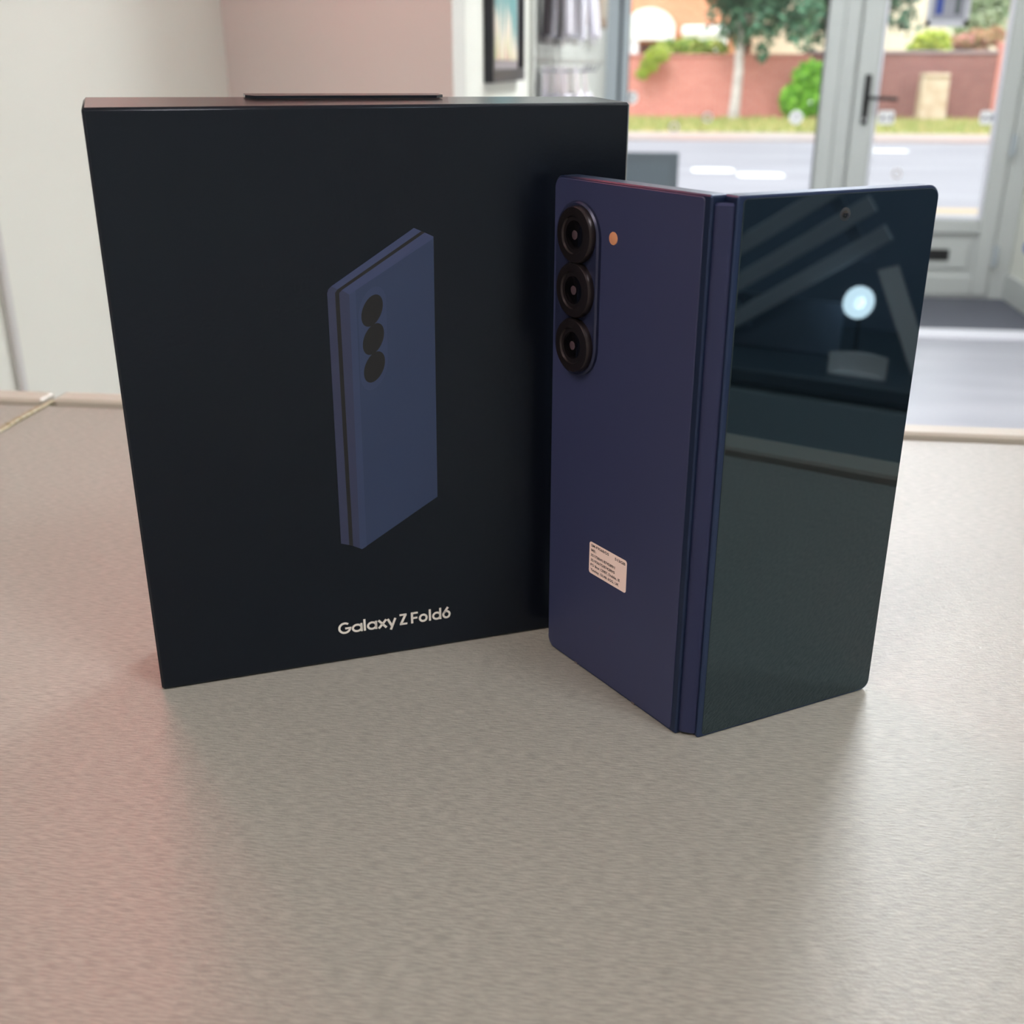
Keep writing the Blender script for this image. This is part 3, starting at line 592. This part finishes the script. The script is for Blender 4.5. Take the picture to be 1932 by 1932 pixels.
def tree(label, base, trunk_r, h0, clumps, n, mats, seed, bark):
    e = empty('tree', base); tag(e, label, 'tree')
    bx_, by_, bz_ = base
    MB().tube([(0, 0, 0), (.03, 0, .5), (.05, 0, h0 * .6), (.02, 0, h0), (0, .05, h0 + 1.2)], [trunk_r * 1.15, trunk_r, trunk_r * .9, trunk_r * .8, trunk_r * .4], 14).build('trunk', bark, e)
    for (cx, cy, cz, *_r) in clumps[:5]:
        MB().tube([(0, .02, h0 * .95), ((cx - bx_) * .5, (cy - by_) * .5, h0 + .3 + (cz - bz_ - h0) * .3), (cx - bx_, cy - by_, cz - bz_)], [trunk_r * .5, trunk_r * .3, trunk_r * .12], 8).build('branch', bark, e)
    f = foliage([(c[0] - bx_, c[1] - by_, c[2] - bz_, *c[3:]) for c in clumps], n, .13, mats, seed)
    tag(f.build('crown', mats, e, smooth=False, fix=False), kind='stuff')
    return e
def cl(x, y, v, r, rz=None, ry=None):
    p = PX(x, y, v); return (p.x, v, p.z, r, ry or r, rz or r)
pale = mat('pale_bark', (206, 196, 194), .8, noise=((3, 3, 8), (176, 166, 164), 3)); dark = mat('dark_bark', (96, 84, 72), .9)
tb = PX(1383, 225, 28.9)
tree('green tree with a pale straight trunk in front of the brick wall', (tb.x, 28.9, GZ), .125, 1.9,
     [cl(1365, 30, 28.9, .45), cl(1420, 20, 28.9, .8, .75), cl(1490, 5, 28.9, .85, .7), cl(1420, -60, 28.9, 1.4, 1.0), cl(1480, -130, 28.9, 1.3), cl(1400, 72, 28.7, .3, .3), cl(1445, 78, 28.7, .25, .4), cl(1500, 52, 28.8, .5, .4), cl(1438, 98, 28.7, .16, .2), cl(1360, -90, 28.9, 1.0)], 5200, [G['d1'], G['d2'], G['d3']], 3, pale)
t2 = PX(1600, 225, 32)
tree('dark green tree behind the brick wall, its trunk hidden by the door post', (t2.x, 32, GZ), .16, 1.9,
     [cl(1535, 40, 32, .55, .9), cl(1600, 10, 32, 1.0, .8), cl(1690, 15, 32, .55, .55), cl(1720, 50, 32, .28, .3), cl(1620, -90, 32, 1.6), cl(1700, -60, 32, .9)], 5200, [G['d1'], G['d2'], G['d3']], 5, dark)
t3 = PX(1850, 120, 36)
tree('pale grey green tree behind the higher brick pier', (t3.x, 36, GZ), .14, 1.5,
     [cl(1850, 20, 36, .8, .7), cl(1885, 30, 36, .6, .6), cl(1820, 55, 36, .45, .4), cl(1870, -60, 36, 1.3)], 3200, [G['p1'], G['p2'], G['p3']], 8, dark)
def bush(label, base, clumps, n, mats, seed, size=.09):
    e = empty('bush', base); tag(e, label, 'bush')
    for k in range(3 if size > .08 else 0): MB().tube([(0, 0, 0), (.1 * (k - 1), 0, .3), (.2 * (k - 1), .02, max(.35, clumps[0][2] - base[2]))], [.03, .02, .01], 6).build('stem', dark, e)
    f = foliage([(c[0] - base[0], c[1] - base[1], c[2] - base[2], *c[3:]) for c in clumps], n, size, mats, seed)
    tag(f.build('foliage', mats, e, smooth=False, fix=False), kind='stuff'); return e
p = PX(1520, 215, 29.1); bush('bright green bush growing against the brick wall beside the window post', (p.x, 29.1, GZ), [cl(1515, 185, 29.1, .5, .45, .3), cl(1528, 150, 29.1, .42, .45, .3), cl(1495, 190, 29.1, .3, .4, .25)], 2600, [G['b1'], G['b2'], G['b3']], 11)
p = PX(1300, 150, 30.4); bush('green hedge showing above the brick wall in front of the bay window', (p.x, 30.7, GZ), [cl(1262, 98, 30.7, .5, .3), cl(1300, 94, 30.7, .5, .3), cl(1345, 96, 30.7, .4, .28), cl(1300, 130, 30.7, .6, .4)], 2600, [G['h1'], G['h2'], G['h3']], 12)
p = PX(1222, 150, 29.4); bush('yellow green trailing shrub hanging down the face of the brick wall', (p.x, 29.25, GZ), [cl(1240, 105, 29.3, .3, .16, .15), cl(1225, 122, 29.3, .22, .16, .15), cl(1213, 138, 29.3, .16, .14, .14)], 1400, [G['y2'], G['h2'], G['h1']], 13, .07)
p = PX(1765, 110, 30.3); bush('yellow green shrub rising over the coping of the brick wall', (p.x, 30.4, GZ), [cl(1758, 76, 30.4, .42, .24), cl(1770, 92, 30.3, .3, .14), cl(1730, 90, 30.4, .25, .15), cl(1755, 115, 30.4, .4, .3)], 1800, [G['y1'], G['y2'], G['h1']], 14)
p = PX(1830, 110, 30.4); bush('rusty orange shrub over the brick wall beside the yellow green one', (p.x, 30.9, GZ), [cl(1822, 78, 30.9, .4, .2), cl(1850, 70, 30.9, .4, .2), cl(1877, 68, 30.9, .3, .22), cl(1796, 76, 30.9, .08, .08), cl(1835, 110, 30.9, .45, .3)], 1800, [G['o1'], G['o2'], G['o2'], G['o3'], G['o1'], G['k1']], 15)
# houses
M_orange = brick_mat('orange_brick', (226, 150, 112), (214, 134, 98), (226, 176, 148), 1.0)
M_cream = mat('cream_render', (232, 218, 200), .85); M_roof = mat('roof_tiles', (150, 92, 76), .8, noise=((6, 6, 6), (128, 78, 66), 3)); M_hw = mat('house_white', (246, 246, 248), .6)
M_hg = mat('house_glass', (70, 82, 92), .08)
def house(label, x0, x1, v, zc, wall):
    e = empty('house', ((x0 + x1) / 2, v, GZ)); tag(e, label, 'house')
    part(MB().box(x0, x1, v, v + 8, GZ, zc), 'wall_block', wall, e)
    part(MB().add([(x0 - .3, v - .4, zc), (x1 + .3, v - .4, zc), (x1 + .3, v + 8.4, zc), (x0 - .3, v + 8.4, zc), (x0 - .3, v + 4, zc + 2.6), (x1 + .3, v + 4, zc + 2.6)], [(0, 1, 5, 4), (2, 3, 4, 5), (1, 2, 5), (3, 0, 4), (0, 3, 2, 1)]), 'roof', M_roof, e, smooth=False)
    return e
def hwin(e, x, z, w, h, v):
    f = MB()
    for q in ((x, x + .08, z, z + h), (x + w - .08, x + w, z, z + h), (x, x + w, z, z + .08), (x, x + w, z + h - .08, z + h), (x + w / 2 - .04, x + w / 2 + .04, z, z + h)): f.box(q[0], q[1], v - .06, v + .02, q[2], q[3])
    wn = part(f, 'window', M_hw, e); pn_ = MB().box(x + .05, x + w - .05, v - .03, v - .01, z + .05, z + h - .05); T0 = e.location
    pn_.v = [(p[0] - T0.x, p[1] - T0.y, p[2] - T0.z) for p in pn_.v]; pn_.build('window_glass', M_hg, wn)
V1 = 40
x1 = PX(1395, 100, V1).x
h1 = house('orange brick house with a white arched porch and white bay window', -9, x1, V1, 5.6, M_orange)
for x in (-6.5, -3.5, -.5): hwin(h1, x, 3.7, 1.3, 1.3, V1)
hwin(h1, -6.5, .8, 1.5, 1.3, V1)
pa = PX(1176, 75, V1 - 1.2); pb = PX(1272, 75, V1 - 1.2); pt = PX(1228, 14, V1 - 1.2)
n = 20; cxp = (pa.x + pb.x) / 2; wp = (pb.x - pa.x) / 2; prof = [(-wp, 0), (wp, 0)] + [(wp * math.cos(R(180 * k / n)), .35 + (pt.z - pa.z - .35) * math.sin(R(180 * k / n)) ** 1.15) for k in range(n + 1)]
cpy = MB().slab(prof, prof, 0, 1.25, .001); cpy.v = [(cxp + p[0], V1 - 1.25 + p[1], pa.z + p[2]) for p in cpy.v]
part(cpy, 'porch_canopy', M_hw, h1)
for xa in (PX(1187, 100, V1 - 1.1).x, PX(1256, 100, V1 - 1.1).x): part(MB().box(xa, xa + .3, V1 - 1.2, V1 - .9, GZ, pa.z, b=.02), 'porch_pillar', mat('pillar_white', (232, 228, 240), .6), h1)
part(MB().box(PX(1207, 100, V1).x, PX(1250, 100, V1).x, V1 - .06, V1 + .02, GZ, pa.z - .1), 'front_door', mat('plum_door', (112, 74, 84), .5), h1)
ba = PX(1287, 92, V1 - .6); bb = PX(1374, 47, V1 - .6)
bay = part(MB().box(ba.x, bb.x, V1 - .6, V1, ba.z - .9, ba.z, b=.02), 'bay_base', M_hw, h1)
part(MB().box(ba.x - .05, bb.x + .05, V1 - .68, V1, bb.z - .35, bb.z, b=.08), 'bay_roof', M_hw, h1)
nb = 5
for k in range(nb + 1):
    x = ba.x + (bb.x - ba.x - .07) * k / nb; part(MB().box(x, x + .07, V1 - .6, V1 - .53, ba.z, bb.z - .35), 'bay_mullion', M_hw, h1)
part(MB().box(ba.x + .03, bb.x - .03, V1 - .54, V1 - .5, ba.z, bb.z - .35), 'bay_glass', mat('bay_blind', (236, 238, 242), .5), h1)
h2 = house('cream rendered house partly hidden behind the trees', x1 + .6, 20, 43, 5.4, M_cream)
for x in (5.2, 8.0, 11.0): hwin(h2, x, 3.5, 1.2, 1.2, 43)
hwin(h2, 9.2, .9, 1.4, 1.2, 43)
